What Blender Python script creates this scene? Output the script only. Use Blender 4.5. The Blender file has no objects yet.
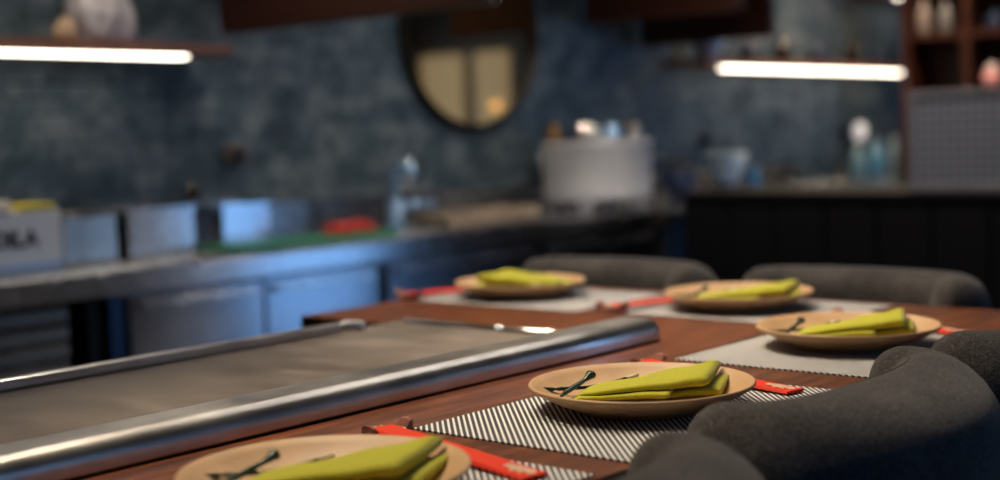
import bpy, bmesh, math, random
from mathutils import Vector, Matrix, noise

random.seed(7)
PI = math.pi
SC = bpy.context.scene
COL = SC.collection

# ---------------------------------------------------------------- camera
# X runs along the long side of the table, Y away from the near diners, Z up
TZ = 0.78
CAM = Vector((-1.508, -1.060, TZ + 0.363))
YAW, PITCH, ROLL = math.radians(40.8), math.atan(104 / 1389.0), math.radians(1.95)
fh = Vector((math.cos(YAW), math.sin(YAW), 0))
r0 = Vector((math.sin(YAW), -math.cos(YAW), 0))
fw = fh * math.cos(PITCH) + Vector((0, 0, -1)) * math.sin(PITCH)
u0 = r0.cross(fw)
cr = r0 * math.cos(ROLL) - u0 * math.sin(ROLL)
cu = u0 * math.cos(ROLL) + r0 * math.sin(ROLL)
cam_d = bpy.data.cameras.new('camera')
cam_d.lens = 50.0
cam_d.sensor_width = 36.0
cam_d.clip_start = 0.05
cam_d.dof.use_dof = True
cam_d.dof.focus_distance = 1.80
cam_d.dof.aperture_fstop = 1.85
cam = bpy.data.objects.new('camera', cam_d)
COL.objects.link(cam)
M3 = Matrix((cr, cu, -fw)).transposed()
cam.matrix_world = Matrix.Translation(CAM) @ M3.to_4x4()
SC.camera = cam

# ---------------------------------------------------------------- world, exposure
SC.view_settings.view_transform = 'Standard'
SC.view_settings.look = 'None'
SC.view_settings.exposure = 0.0
SC.view_settings.gamma = 1.0
SC.view_settings.use_curve_mapping = False
wd = bpy.data.worlds.new('world')
wd.use_nodes = True
wd.node_tree.nodes['Background'].inputs[0].default_value = (0.10, 0.14, 0.2, 1)
wd.node_tree.nodes['Background'].inputs[1].default_value = 0.1
SC.world = wd

SPOTS = [  # ceiling spot lamps: x, y, aim x, aim y, watts, half angle in degrees
    (-0.75, 0.75, -0.60, 0.05, 95, 27),
    (0.05, 0.85, 0.02, 0.05, 95, 27),
    (0.75, 0.75, 0.60, 0.10, 70, 27),
    (0.60, 1.15, 0.92, 0.70, 150, 30),
]
KITCHEN = [(0.9, 2.35, 70, (1, .88, .74)), (2.4, 2.40, 30, (1, .88, .74)), (3.1, 1.6, 150, (1, .88, .76)), (6.2, 2.3, 230, (1, .76, .52))]  # added fill lamps that brighten wall, pot and counter: x, y, watts, colour
WARM = (1.0, 0.80, 0.56)
LED_COL = (1.0, 0.87, 0.70)
PANE_BLUE = (0.22, 0.50, 1.0)
E_LED, E_PANE, E_PANE2, E_DOOR, E_LINE = 8.5, 0.62, 6.0, 0.36, 16.0

# ---------------------------------------------------------------- helpers
def link(o, parent=None):
    COL.objects.link(o)
    if parent is not None:
        o.parent = parent
    return o

def tag(o, label=None, cat=None, group=None, kind=None):
    if label: o['label'] = label
    if cat: o['category'] = cat
    if group: o['group'] = group
    if kind: o['kind'] = kind
    return o

def empty(name, loc=(0, 0, 0), rz=0.0, label=None, cat=None, group=None):
    o = bpy.data.objects.new(name, None)
    o.empty_display_size = 0.05
    o.location = loc
    o.rotation_euler = (0, 0, rz)
    link(o)
    return tag(o, label, cat, group)

def obj(name, bm, mat, parent=None, smooth=False, loc=None, rot=None):
    me = bpy.data.meshes.new(name)
    bmesh.ops.recalc_face_normals(bm, faces=bm.faces)
    bm.to_mesh(me)
    bm.free()
    me.materials.append(mat)
    if smooth:
        for p in me.polygons:
            p.use_smooth = True
    o = bpy.data.objects.new(name, me)
    if loc: o.location = loc
    if rot: o.rotation_euler = rot
    return link(o, parent)

def share(name, src, parent=None, loc=None, rot=None):
    o = bpy.data.objects.new(name, src.data)
    if loc: o.location = loc
    if rot: o.rotation_euler = rot
    return link(o, parent)

def box(x0, x1, y0, y1, z0, z1, bev=0.0, seg=2, bm=None):
    b = bmesh.new()
    bmesh.ops.create_cube(b, size=1.0)
    for v in b.verts:
        v.co = Vector((x0 + (v.co.x + .5) * (x1 - x0), y0 + (v.co.y + .5) * (y1 - y0), z0 + (v.co.z + .5) * (z1 - z0)))
    if bev > 0:
        bmesh.ops.bevel(b, geom=list(b.edges), offset=bev, segments=seg, affect='EDGES', profile=0.5)
    return merge(bm, b)

def merge(bm, b):
    if bm is None:
        return b
    me = bpy.data.meshes.new('tmp')
    b.to_mesh(me)
    b.free()
    bm.from_mesh(me)
    bpy.data.meshes.remove(me)
    return bm

def lathe(prof, seg=40, c=(0, 0, 0), bm=None):
    b = bmesh.new()
    rings = []
    for r, z in prof:
        if r < 1e-6:
            rings.append([b.verts.new((c[0], c[1], c[2] + z))])
        else:
            rings.append([b.verts.new((c[0] + r * math.cos(2 * PI * k / seg), c[1] + r * math.sin(2 * PI * k / seg), c[2] + z)) for k in range(seg)])
    for A, B in zip(rings, rings[1:]):
        if len(A) == 1 and len(B) == 1:
            continue
        for k in range(seg):
            k2 = (k + 1) % seg
            if len(A) == 1:
                b.faces.new((A[0], B[k], B[k2]))
            elif len(B) == 1:
                b.faces.new((A[k], A[k2], B[0]))
            else:
                b.faces.new((A[k], A[k2], B[k2], B[k]))
    return merge(bm, b)

def loft(rings, closed_ring=True, cap=True, bm=None):
    b = bmesh.new()
    R = [[b.verts.new(p) for p in r] for r in rings]
    n = len(R[0])
    for A, B in zip(R, R[1:]):
        for k in range(n if closed_ring else n - 1):
            k2 = (k + 1) % n
            b.faces.new((A[k], A[k2], B[k2], B[k]))
    if cap and closed_ring:
        b.faces.new(list(reversed(R[0])))
        b.faces.new(R[-1])
    return merge(bm, b)

def tube(pts, rad, seg=10, bm=None, flat=1.0):
    pts = [Vector(p) for p in pts]
    rads = rad if isinstance(rad, (list, tuple)) else [rad] * len(pts)
    rings = []
    for i, p in enumerate(pts):
        t = (pts[min(i + 1, len(pts) - 1)] - pts[max(i - 1, 0)]).normalized()
        a = t.cross(Vector((0, 0, 1)))
        if a.length < 1e-4:
            a = t.cross(Vector((0, 1, 0)))
        a.normalize()
        c = a.cross(t).normalized()
        rings.append([p + rads[i] * (a * math.cos(2 * PI * k / seg) + c * flat * math.sin(2 * PI * k / seg)) for k in range(seg)])
    return loft(rings, bm=bm)

def prism(poly, z0, z1, bm=None, bev=0.0):
    b = bmesh.new()
    A = [b.verts.new((x, y, z0)) for x, y in poly]
    B = [b.verts.new((x, y, z1)) for x, y in poly]
    n = len(poly)
    b.faces.new(list(reversed(A)))
    b.faces.new(B)
    for k in range(n):
        b.faces.new((A[k], A[(k + 1) % n], B[(k + 1) % n], B[k]))
    if bev > 0:
        bmesh.ops.bevel(b, geom=[e for e in b.edges if e.verts[0].co.z == z1 and e.verts[1].co.z == z1], offset=bev, segments=2, affect='EDGES', profile=0.5)
    return merge(bm, b)

def spline(P, n):
    P = [Vector(p) for p in P]
    Q = [P[0] * 2 - P[1]] + P + [P[-1] * 2 - P[-2]]
    out = []
    for i in range(1, len(Q) - 2):
        for k in range(n):
            t = k / n
            a, b, c, d = Q[i - 1], Q[i], Q[i + 1], Q[i + 2]
            out.append(0.5 * (2 * b + (c - a) * t + (2 * a - 5 * b + 4 * c - d) * t * t + (3 * b - a - 3 * c + d) * t ** 3))
    out.append(P[-1])
    return out

# ---------------------------------------------------------------- materials
MATS = {}
ANISO_ROT = 0.25
class Nodes:
    def __init__(s, name):
        s.m = bpy.data.materials.new(name)
        s.m.use_nodes = True
        s.t = s.m.node_tree
        s.b = s.t.nodes['Principled BSDF']
    def n(s, t, **kw):
        x = s.t.nodes.new(t)
        for k, v in kw.items():
            setattr(x, k, v)
        return x
    def l(s, a, b): s.t.links.new(a, b)
    def coord(s, scale=(1, 1, 1), kind='Object', rot=(0, 0, 0)):
        tc = s.n('ShaderNodeTexCoord')
        mp = s.n('ShaderNodeMapping')
        mp.inputs['Scale'].default_value = scale
        mp.inputs['Rotation'].default_value = rot
        s.l(tc.outputs[kind], mp.inputs['Vector'])
        return mp.outputs['Vector']
    def noise(s, vec, scale, detail=3.0, rough=0.55):
        x = s.n('ShaderNodeTexNoise')
        x.inputs['Scale'].default_value = scale
        x.inputs['Detail'].default_value = detail
        x.inputs['Roughness'].default_value = rough
        s.l(vec, x.inputs['Vector'])
        return x.outputs['Fac']
    def ramp(s, fac, stops):
        x = s.n('ShaderNodeValToRGB')
        e = x.color_ramp.elements
        while len(e) < len(stops):
            e.new(0.5)
        for el, (p, c) in zip(e, stops):
            el.position = p
            el.color = (*c, 1)
        s.l(fac, x.inputs['Fac'])
        return x.outputs['Color']
    def map(s, fac, a, b, lo=0.0, hi=1.0):
        x = s.n('ShaderNodeMapRange')
        x.inputs['From Min'].default_value = lo
        x.inputs['From Max'].default_value = hi
        x.inputs['To Min'].default_value = a
        x.inputs['To Max'].default_value = b
        s.l(fac, x.inputs['Value'])
        return x.outputs['Result']
    def bump(s, h, strength, dist=0.002):
        x = s.n('ShaderNodeBump')
        x.inputs['Strength'].default_value = strength
        x.inputs['Distance'].default_value = dist
        s.l(h, x.inputs['Height'])
        s.l(x.outputs['Normal'], s.b.inputs['Normal'])

def plain(name, col, rough=0.5, metal=0.0, var=0.12, scale=30.0, bump=0.0, spec=None, emit=None, estr=0.0, sheen=0.0):
    if name in MATS: return MATS[name]
    s = Nodes(name)
    v = s.coord()
    f = s.noise(v, scale, 4)
    lo = tuple(c * (1 - var) for c in col)
    hi = tuple(min(1, c * (1 + var)) for c in col)
    s.l(s.ramp(f, [(0.3, lo), (0.7, hi)]), s.b.inputs['Base Color'])
    s.l(s.map(f, max(0, rough - min(.05, rough * .5)), min(1, rough + min(.05, rough * .5))), s.b.inputs['Roughness'])
    s.b.inputs['Metallic'].default_value = metal
    if spec is not None: s.b.inputs['Specular IOR Level'].default_value = spec
    if bump: s.bump(f, bump)
    if sheen:
        s.b.inputs['Sheen Weight'].default_value = sheen
        s.b.inputs['Sheen Roughness'].default_value = 0.5
    if emit:
        s.b.inputs['Emission Color'].default_value = (*emit, 1)
        s.b.inputs['Emission Strength'].default_value = estr
    MATS[name] = s.m
    return s.m

def wood(name, dark, mid, light, rough=0.34, scale=(1.0, 9.0, 9.0), bands=6.0, coat=0.0):
    if name in MATS: return MATS[name]
    s = Nodes(name)
    v = s.coord(scale)
    a = s.noise(v, bands, 6, 0.62)
    v2 = s.coord(tuple(q * 5 for q in scale))
    b = s.noise(v2, bands * 1.5, 3)
    mx = s.n('ShaderNodeMath', operation='MULTIPLY_ADD')
    mx.inputs[1].default_value = 0.3
    s.l(b, mx.inputs[0]); s.l(a, mx.inputs[2])
    s.l(s.ramp(mx.outputs[0], [(0.42, dark), (0.62, mid), (0.84, light)]), s.b.inputs['Base Color'])
    s.l(s.map(b, rough - .06, rough + .1), s.b.inputs['Roughness'])
    s.b.inputs['Coat Weight'].default_value = coat
    s.b.inputs['Coat Roughness'].default_value = 0.15
    s.bump(b, 0.12, 0.001)
    MATS[name] = s.m
    return s.m

def steel(name, col=(0.55, 0.55, 0.56), rough=0.3, streak=(2, 60, 60), var=0.10, bump=0.05, aniso=0.0):
    if name in MATS: return MATS[name]
    s = Nodes(name)
    v = s.coord(streak)
    f = s.noise(v, 4.0, 4)
    g = s.noise(s.coord(), 9.0, 4)
    lo = tuple(c * (1 - 1.6 * var) for c in col)
    hi = tuple(min(1, c * (1 + var)) for c in col)
    s.l(s.ramp(g, [(0.3, lo), (0.7, hi)]), s.b.inputs['Base Color'])
    ad = s.n('ShaderNodeMath', operation='MULTIPLY_ADD')
    ad.inputs[1].default_value = 0.5
    s.l(f, ad.inputs[0]); s.l(g, ad.inputs[2])
    rv = .012 if aniso else .05
    s.l(s.map(ad.outputs[0], rough - rv, rough + rv, .45, 1.05), s.b.inputs['Roughness'])
    s.b.inputs['Metallic'].default_value = 1.0
    if aniso:
        tg = s.n('ShaderNodeTangent', direction_type='RADIAL', axis='Z')
        s.l(tg.outputs[0], s.b.inputs['Tangent'])
        s.b.inputs['Anisotropic'].default_value = aniso
        s.b.inputs['Anisotropic Rotation'].default_value = ANISO_ROT
    else:
        s.bump(f, bump, 0.001)
    MATS[name] = s.m
    return s.m

def emitter(name, col, strength):
    if name in MATS: return MATS[name]
    s = Nodes(name)
    v = s.coord()
    f = s.noise(v, 6.0, 2)
    s.l(s.ramp(f, [(0.3, tuple(c * .96 for c in col)), (0.7, col)]), s.b.inputs['Emission Color'])
    s.b.inputs['Emission Strength'].default_value = strength
    s.b.inputs['Base Color'].default_value = (.8, .8, .8, 1)
    MATS[name] = s.m
    return s.m

def slate_mat():
    s = Nodes('blue_grey_slate')
    g = s.n('ShaderNodeNewGeometry')
    oi = s.n('ShaderNodeObjectInfo')
    f = s.noise(g.outputs['Position'], 7.0, 6, 0.7)
    ad = s.n('ShaderNodeMath', operation='ADD')
    s.l(g.outputs['Random Per Island'], ad.inputs[0])
    s.l(oi.outputs['Random'], ad.inputs[1])
    fr = s.n('ShaderNodeMath', operation='FRACT')
    s.l(ad.outputs[0], fr.inputs[0])
    m = s.n('ShaderNodeMath', operation='MULTIPLY_ADD')
    m.inputs[1].default_value = 0.10
    s.l(fr.outputs[0], m.inputs[0]); s.l(f, m.inputs[2])
    s.l(s.ramp(m.outputs[0], [(0.36, (.016, .030, .042)), (0.54, (.058, .092, .115)), (0.76, (.19, .215, .23))]), s.b.inputs['Base Color'])
    s.b.inputs['Roughness'].default_value = 0.62
    f2 = s.noise(g.outputs['Position'], 30.0, 5)
    s.bump(f2, 0.5, 0.006)
    return s.m

def fabric_mat():
    s = Nodes('charcoal_fabric')
    v = s.coord()
    a = s.noise(v, 330.0, 3, 0.7)
    b = s.noise(v, 14.0, 3)
    a2 = s.noise(s.coord((1, 1, .25)), 420.0, 2, 0.6)
    a3 = s.noise(s.coord((.25, .25, 1)), 420.0, 2, 0.6)
    m = s.n('ShaderNodeMath', operation='ADD'); s.l(a2, m.inputs[0]); s.l(a3, m.inputs[1])
    ad = s.n('ShaderNodeMath', operation='MULTIPLY_ADD'); ad.inputs[1].default_value = 0.35
    s.l(m.outputs[0], ad.inputs[0]); s.l(a, ad.inputs[2])
    ad2 = s.n('ShaderNodeMath', operation='MULTIPLY_ADD'); ad2.inputs[1].default_value = 0.4
    s.l(b, ad2.inputs[0]); s.l(ad.outputs[0], ad2.inputs[2])
    s.l(s.ramp(s.map(ad2.outputs[0], 0, 1, .6, 1.5), [(0.25, (.018, .018, .022)), (0.5, (.052, .050, .053)), (0.8, (.125, .117, .117))]), s.b.inputs['Base Color'])
    s.b.inputs['Roughness'].default_value = 0.95
    s.b.inputs['Specular IOR Level'].default_value = 0.15
    s.b.inputs['Sheen Weight'].default_value = 0.12
    s.bump(ad.outputs[0], 0.6, 0.002)
    return s.m

STRIPE = 0.0070
def mat_stripes():
    s = Nodes('striped_woven_placemat')
    v = s.coord((1, 1, 1), 'Object', (0, 0, math.radians(45)))
    w = s.n('ShaderNodeTexWave')
    w.wave_type = 'BANDS'; w.bands_direction = 'X'; w.wave_profile = 'SIN'
    w.inputs['Scale'].default_value = 2 * PI / (20 * STRIPE)
    w.inputs['Distortion'].default_value = 0.0
    s.l(v, w.inputs['Vector'])
    wv = s.noise(s.coord((1, 1, 1), 'Object'), 700.0, 2)
    m = s.n('ShaderNodeMath', operation='MULTIPLY_ADD'); m.inputs[1].default_value = 0.12
    s.l(wv, m.inputs[0]); s.l(w.outputs['Fac'], m.inputs[2])
    s.l(s.ramp(m.outputs[0], [(0.63, (.018, .019, .026)), (0.76, (.76, .77, .80))]), s.b.inputs['Base Color'])
    s.b.inputs['Roughness'].default_value = 0.6
    s.bump(m.outputs[0], 0.3, 0.001)
    return s.m

def griddle_mat():
    s = Nodes('seasoned_griddle_steel')
    f = s.noise(s.coord((3, 1, 1)), 5.0, 6, 0.6)
    g = s.noise(s.coord((1, 40, 1)), 6.0, 4)
    s.l(s.ramp(f, [(0.3, (.11, .092, .084)), (0.55, (.165, .14, .128)), (0.75, (.23, .20, .185))]), s.b.inputs['Base Color'])
    s.b.inputs['Metallic'].default_value = 0.55
    ad = s.n('ShaderNodeMath', operation='MULTIPLY_ADD'); ad.inputs[1].default_value = 0.4
    s.l(g, ad.inputs[0]); s.l(f, ad.inputs[2])
    s.l(s.map(ad.outputs[0], .40, .66, .4, 1.0), s.b.inputs['Roughness'])
    s.bump(ad.outputs[0], 0.1, 0.001)
    return s.m

def perforated_mat():
    s = Nodes('perforated_grey_sheet')
    v = s.coord((1, 1, 1))
    sep = s.n('ShaderNodeSeparateXYZ'); s.l(v, sep.inputs[0])
    outs = []
    for ax in ('Y', 'Z'):
        a = s.n('ShaderNodeMath', operation='MULTIPLY'); a.inputs[1].default_value = 2 * PI / 0.036
        s.l(sep.outputs[ax], a.inputs[0])
        b = s.n('ShaderNodeMath', operation='SINE'); s.l(a.outputs[0], b.inputs[0])
        outs.append(b.outputs[0])
    m = s.n('ShaderNodeMath', operation='ADD'); s.l(outs[0], m.inputs[0]); s.l(outs[1], m.inputs[1])
    s.l(s.ramp(s.map(m.outputs[0], 0, 1, -2, 2), [(0.60, (.20, .215, .265)), (0.72, (.03, .035, .05))]), s.b.inputs['Base Color'])
    s.b.inputs['Metallic'].default_value = 0.3
    s.b.inputs['Roughness'].default_value = 0.45
    return s.m

SLATE = slate_mat()
FABRIC = fabric_mat()
STRIPES = mat_stripes()
GRIDDLE = griddle_mat()
PERF = perforated_mat()
WALNUT = wood('walnut_tabletop', (.030, .008, .003), (.115, .032, .009), (.27, .082, .023), rough=0.32, coat=0.2)
RED_WOOD = wood('dark_red_wood', (.013, .003, .002), (.038, .009, .004), (.075, .02, .008), rough=0.45)
SHELF_WOOD = wood('brown_shelf_wood', (.09, .034, .018), (.2, .078, .04), (.3, .13, .065), rough=0.45)
REST_WOOD = wood('reddish_rest_wood', (.16, .05, .035), (.28, .10, .07), (.36, .15, .11), rough=0.4, scale=(8, 8, 8))
RAIL = steel('polished_rail_steel', (.60, .59, .585), 0.31, (3, 90, 90), bump=0.015)
STEEL = steel('brushed_counter_steel', (.44, .45, .47), 0.27, (3, 60, 60), aniso=.9, var=.05, bump=.008)
STEEL_V = steel('brushed_door_steel', (.33, .34, .37), 0.24, (3, 60, 60), aniso=.92, var=.04, bump=.008)
STEEL_D = steel('dark_drawer_steel', (.24, .26, .30), 0.36, (3, 60, 60), aniso=.8, bump=.008)
CHROME = steel('bright_chrome', (.78, .79, .80), 0.13, (10, 10, 10))
TAP = plain('steel_painted_blue_sheen', (.26, .42, .62), 0.45, metal=0.4)  # blue reflected light put into the steel colour
BRASS = steel('aged_brass', (.30, .19, .09), 0.35, (10, 10, 10))
MIRROR = plain('bronze_mirror', (.50, .33, .16), 0.04, metal=1.0, var=0.03, scale=3)
PLATE = plain('tan_glazed_stoneware', (.48, .30, .155), 0.5, var=0.10, scale=22, bump=0.04)
NAPKIN = plain('lime_green_cotton', (.40, .40, .028), 0.85, var=0.10, scale=240, bump=0.18, spec=0.2, sheen=0.1)
LEAF = plain('dark_green_leaf', (.013, .035, .014), 0.25, var=0.3, scale=60)
TIP_HIGHLIGHT = plain('painted_stem_highlight', (.75, .70, .55), 0.3)  # highlight at the stem end, put in as a pale colour
RED_PAPER = plain('vermilion_paper', (.70, .038, .010), 0.65, var=0.05, spec=0.2)
CREAM_INK = plain('cream_print', (.88, .76, .58), 0.6)
BAMBOO = plain('pale_bamboo', (.62, .44, .24), 0.5)
BLACK = plain('matt_black_board', (.004, .004, .005), 0.6, spec=0.15)
DARK_IN = plain('black_interior', (.005, .005, .006), 0.7)
TRAY_WOOD = wood('tan_tray_wood', (.20, .15, .11), (.32, .25, .18), (.42, .34, .26))
TRAY = plain('tan_tray', (.28, .24, .20), 0.4, metal=0.4)
WHITE_CARD = plain('white_carton', (.66, .68, .72), 0.6, var=0.03)
INK = plain('black_ink', (.012, .012, .016), 0.6)
YELLOW = plain('yellow_label', (.62, .50, .03), 0.5)
CREAM = plain('cream_lid', (.85, .74, .58), 0.5)
GREEN_BOARD = plain('green_plastic', (.028, .17, .085), 0.4)
RED_CLOTH = plain('red_cloth', (.48, .03, .02), 0.8)
WHITE_POT = plain('white_enamel', (.78, .78, .80), 0.35, var=0.04)
PALE_BLUE = plain('pale_blue_ceramic', (.42, .55, .66), 0.3)
BLUE_GLASS = plain('blue_glass', (.04, .17, .36), 0.15)
NAVY = plain('navy_ceramic', (.012, .025, .07), 0.3)
DARK_BROWN = plain('dark_brown_glass', (.02, .012, .008), 0.2)
PALE_STONE = plain('pale_rough_stone', (.46, .43, .45), 0.8, var=0.5, scale=14, bump=0.6)
WHITE_GLASS = plain('white_opal_glass', (.8, .82, .88), 0.3, emit=(.85, .9, 1.0), estr=0.2)
PINK = plain('pink_ceramic', (.75, .35, .38), 0.4)
FLOOR = plain('dark_stone_floor', (.05, .04, .035), 0.4, var=0.3, scale=6)
CEIL = plain('dark_ceiling_paint', (.03, .028, .027), 0.8)
PLASTER = plain('dark_plaster', (.07, .055, .048), 0.8)
LED = emitter('warm_white_led', LED_COL, E_LED)
PANE = emitter('blue_dusk_pane', PANE_BLUE, E_PANE)
PANE2 = emitter('bright_blue_dusk_pane', PANE_BLUE, E_PANE2)
LINE_GLOW = emitter('highlight_lamp_glow', (1.0, .92, .83), E_LINE)
DOOR_GLOW = emitter('cream_lit_pane', (1.0, .84, .46), E_DOOR)
FILL_GLOW = emitter('fill_lamp_glow', (1.0, .72, .36), 14.0)
FIXTURE = plain('black_fixture_metal', (.02, .02, .022), 0.4, metal=0.6)

# ================================================================ STRUCTURE
WY = 3.25                       # back wall plane
tag(obj('floor', box(-4, 9, -3.2, 3.45, -0.1, 0.0), FLOOR), 'dark stone floor', None, kind='structure')
tag(obj('ceiling', box(-4, 9, -3.2, 3.45, 2.95, 3.05), CEIL), 'dark painted ceiling', None, kind='structure')
wall_back = tag(obj('wall_back', box(-4, 9, WY + .03, 3.45, 0, 2.95), plain('slate_mortar', (.02, .03, .042), 0.8)), 'blue grey slate block wall behind the kitchen', kind='structure')
wall_right = tag(obj('wall_right', box(9.0, 9.2, -3.2, 3.45, 0, 2.95), PLASTER), 'dark plaster end wall', kind='structure')
wall_left = tag(obj('wall_left', box(-4.2, -4.0, -3.2, 3.45, 0, 2.95), PLASTER), 'dark plaster wall', kind='structure')
wall_front = tag(obj('wall_front', box(-4, 9, -3.4, -3.2, 0, 2.95), PLASTER), 'dark plaster wall facing the kitchen', kind='structure')

# slate blocks of the back wall: nearest 300 singly, the rest joined
BW, BH = 0.24, 0.052
blocks = []
row = 0
z = 0.80
while z < 2.4:
    x = -0.9 + (row % 2) * BW * 0.5
    while x < 8.9:
        w = BW * random.choice((0.8, 1.0, 1.0, 1.2))
        blocks.append((x, min(x + w, 8.98), z, z + BH, random.uniform(0.0, 0.006)))
        x += w
    z += BH
    row += 1
inview = [b for b in blocks if b[0] > 0.55 and b[2] < 1.02 + (b[0] + 1.5) * 0.20]
inview.sort(key=lambda b: b[0])
near = set(inview[:300])
for b in inview[:300]:
    obj('stone_block', box(b[0] + .0012, b[1] - .0012, WY - .004 - b[4], WY + .028, b[2] + .0012, b[3] - .0012, 0.003, 1), SLATE, wall_back)
bm = bmesh.new()
for b in blocks:
    if b not in near:
        box(b[0] + .0012, b[1] - .0012, WY - .004 - b[4], WY + .028, b[2] + .0012, b[3] - .0012, 0.0, 1, bm)
tag(obj('stone_blocks_far', bm, SLATE, wall_back), kind='stuff')

# windows in the front wall (behind the viewer) that let blue dusk light in
def window(name, x0, x1, z0, z1, cols, pane):
    w = empty(name, ((x0 + x1) / 2, -3.19, z0))
    tag(w, 'tall window with blue dusk light behind the diners', kind='structure')
    cx = (x0 + x1) / 2
    n = cols
    for k in range(n + 1):
        xx = x0 + (x1 - x0) * k / n - cx
        obj('window_bar', box(xx - .03, xx + .03, -.01, .05, 0, z1 - z0), RED_WOOD, w)
    for zz in (0, z1 - z0):
        obj('window_rail', box(x0 - cx, x1 - cx, -.01, .06, zz - .03, zz + .03), RED_WOOD, w)
    for k in range(n):
        a = x0 + (x1 - x0) * k / n - cx
        b = x0 + (x1 - x0) * (k + 1) / n - cx
        obj('pane', box(a + .03, b - .03, 0.0, .012, .03, z1 - z0 - .03), pane, w)
window('window_1', -1.6, 1.4, 0.5, 2.5, 3, PANE)
window('window_2', 5.95, 7.7, 0.25, 2.6, 2, PANE2)
wl = empty('wall_lamp', (5.45, -3.195, .9), 0, 'tall narrow warm wall lamp beside the blue window', 'lamp')
obj('back_plate', box(-.10, .10, 0, .02, 0, 1.6), FIXTURE, wl)
obj('shade', box(-.075, .075, .021, .07, .03, 1.57, .01, 2), emitter('wall_lamp_glow', (1.0, .78, .52), 4.0), wl)

# double door with lit cream panes at the end of the room, seen in the round mirror
d1 = empty('door_1', (8.99, -1.9, 0))
tag(d1, 'wooden double door with lit cream panes', kind='structure')
obj('door_frame', box(-.06, 0, -.85, .85, 0, 2.3), RED_WOOD, d1)
for y0, y1 in ((-.62, -.04), (.12, .56)):
    obj('pane', box(-.075, -.055, y0, y1, 1.05, 1.98), DOOR_GLOW, d1)

# ================================================================ CEILING LAMPS
def spot(i, x, y, ax, ay, watts, half, label):
    r = empty('ceiling_spotlight', (x, y, 2.95), 0, label, 'spotlight', 'ceiling spotlights over the table')
    obj('mount', lathe([(0, 0), (.05, 0), (.05, -.03), (0, -.03)], 20), FIXTURE, r, True)
    obj('stem', lathe([(0, -.02), (.012, -.02), (.012, -.2), (0, -.2)], 12), FIXTURE, r, True)
    d = Vector((ax - x, ay - y, TZ - 2.7)).normalized()
    q = d.to_track_quat('-Z', 'Y')
    hd = obj('lamp_head', lathe([(.0, .06), (.045, .06), (.05, -.07), (.043, -.07), (.04, 0.0), (0, 0.0)], 24), FIXTURE, r, True, (0, 0, -.24))
    hd.rotation_euler = q.to_euler()
    L = bpy.data.lights.new('spot_light', 'SPOT')
    L.energy = watts; L.color = WARM; L.spot_size = math.radians(half * 2); L.spot_blend = 0.7; L.shadow_soft_size = 0.035
    lo = bpy.data.objects.new('spot_light', L)
    lo.location = Vector((0, 0, -.24)) + d * 0.08
    lo.rotation_euler = q.to_euler()
    link(lo, r)
for i, s in enumerate(SPOTS):
    spot(i, *s, ['black ceiling spotlight above the nearest plate', 'black ceiling spotlight above the second near plate', 'black ceiling spotlight above the third near plate', 'black ceiling spotlight aimed at the far end plates'][i])
for i, (x, y, wt, lc) in enumerate(KITCHEN):  # unseen fill lights, added to lift the kitchen side
    r = empty('added_kitchen_light', (x, y, 2.95), 0, ['added round fill light above the open shelf unit', 'added round fill light above the drawers', 'added round fill light in front of the white pot', 'added round fill light for the wall around the shelf with bottles'][i], 'downlight', 'added fill lights over the kitchen counter')
    obj('ring', lathe([(.06, 0), (.075, 0), (.075, -.012), (.06, -.012), (.06, 0)], 28), FIXTURE, r, True)
    obj('lens', lathe([(0, -.004), (.06, -.004), (.06, -.008), (0, -.008)], 24), FILL_GLOW, r)
    L = bpy.data.lights.new('fill_light', 'SPOT')
    L.energy = wt; L.color = lc; L.spot_size = math.radians(120); L.spot_blend = 0.8; L.shadow_soft_size = 0.05
    lo = bpy.data.objects.new('fill_light', L); lo.location = (0, 0, -.03)
    link(lo, r)
for x, y, lb in ((2.1, .55, 'added long linear lamp beyond the end of the table'), (2.1, 1.6, 'added long linear lamp over the kitchen aisle')):  # unseen lamps, added to give the near rail its highlight streak
    r = empty('added_linear_lamp', (x, y, 2.95), 0, lb, 'lamp', 'added linear highlight lamps')
    obj('housing', box(-.95, .95, -.05, .05, -.06, 0, .006, 2), FIXTURE, r)
    obj('diffuser', box(-.92, .92, -.04, .04, -.075, -.061, .004, 2), LINE_GLOW, r)
# two small pendants near the end wall, seen only in the round mirror
for x, y, z, lb in ((8.2, -1.27, 2.28, 'small warm globe pendant hanging high near the lit door'), (8.2, -.98, 2.14, 'small warm globe pendant hanging second highest by the lit door'), (8.2, -.9, 1.42, 'small warm globe pendant hanging low before the lit door')):
    r = empty('pendant_lamp', (x, y, 2.95), 0, lb, 'lamp', 'pendants by the lit door')
    obj('cord', lathe([(0, 0), (.004, 0), (.004, z - 2.95 + .05), (0, z - 2.95 + .05)], 8), FIXTURE, r)
    obj('globe', lathe([(0.045 * math.sin(PI * k / 10), z - 2.95 + 0.045 * math.cos(PI * k / 10)) for k in range(11)], 16), emitter('pendant_glow', (1.0, .7, .35), 3.0), r, True)

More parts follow.
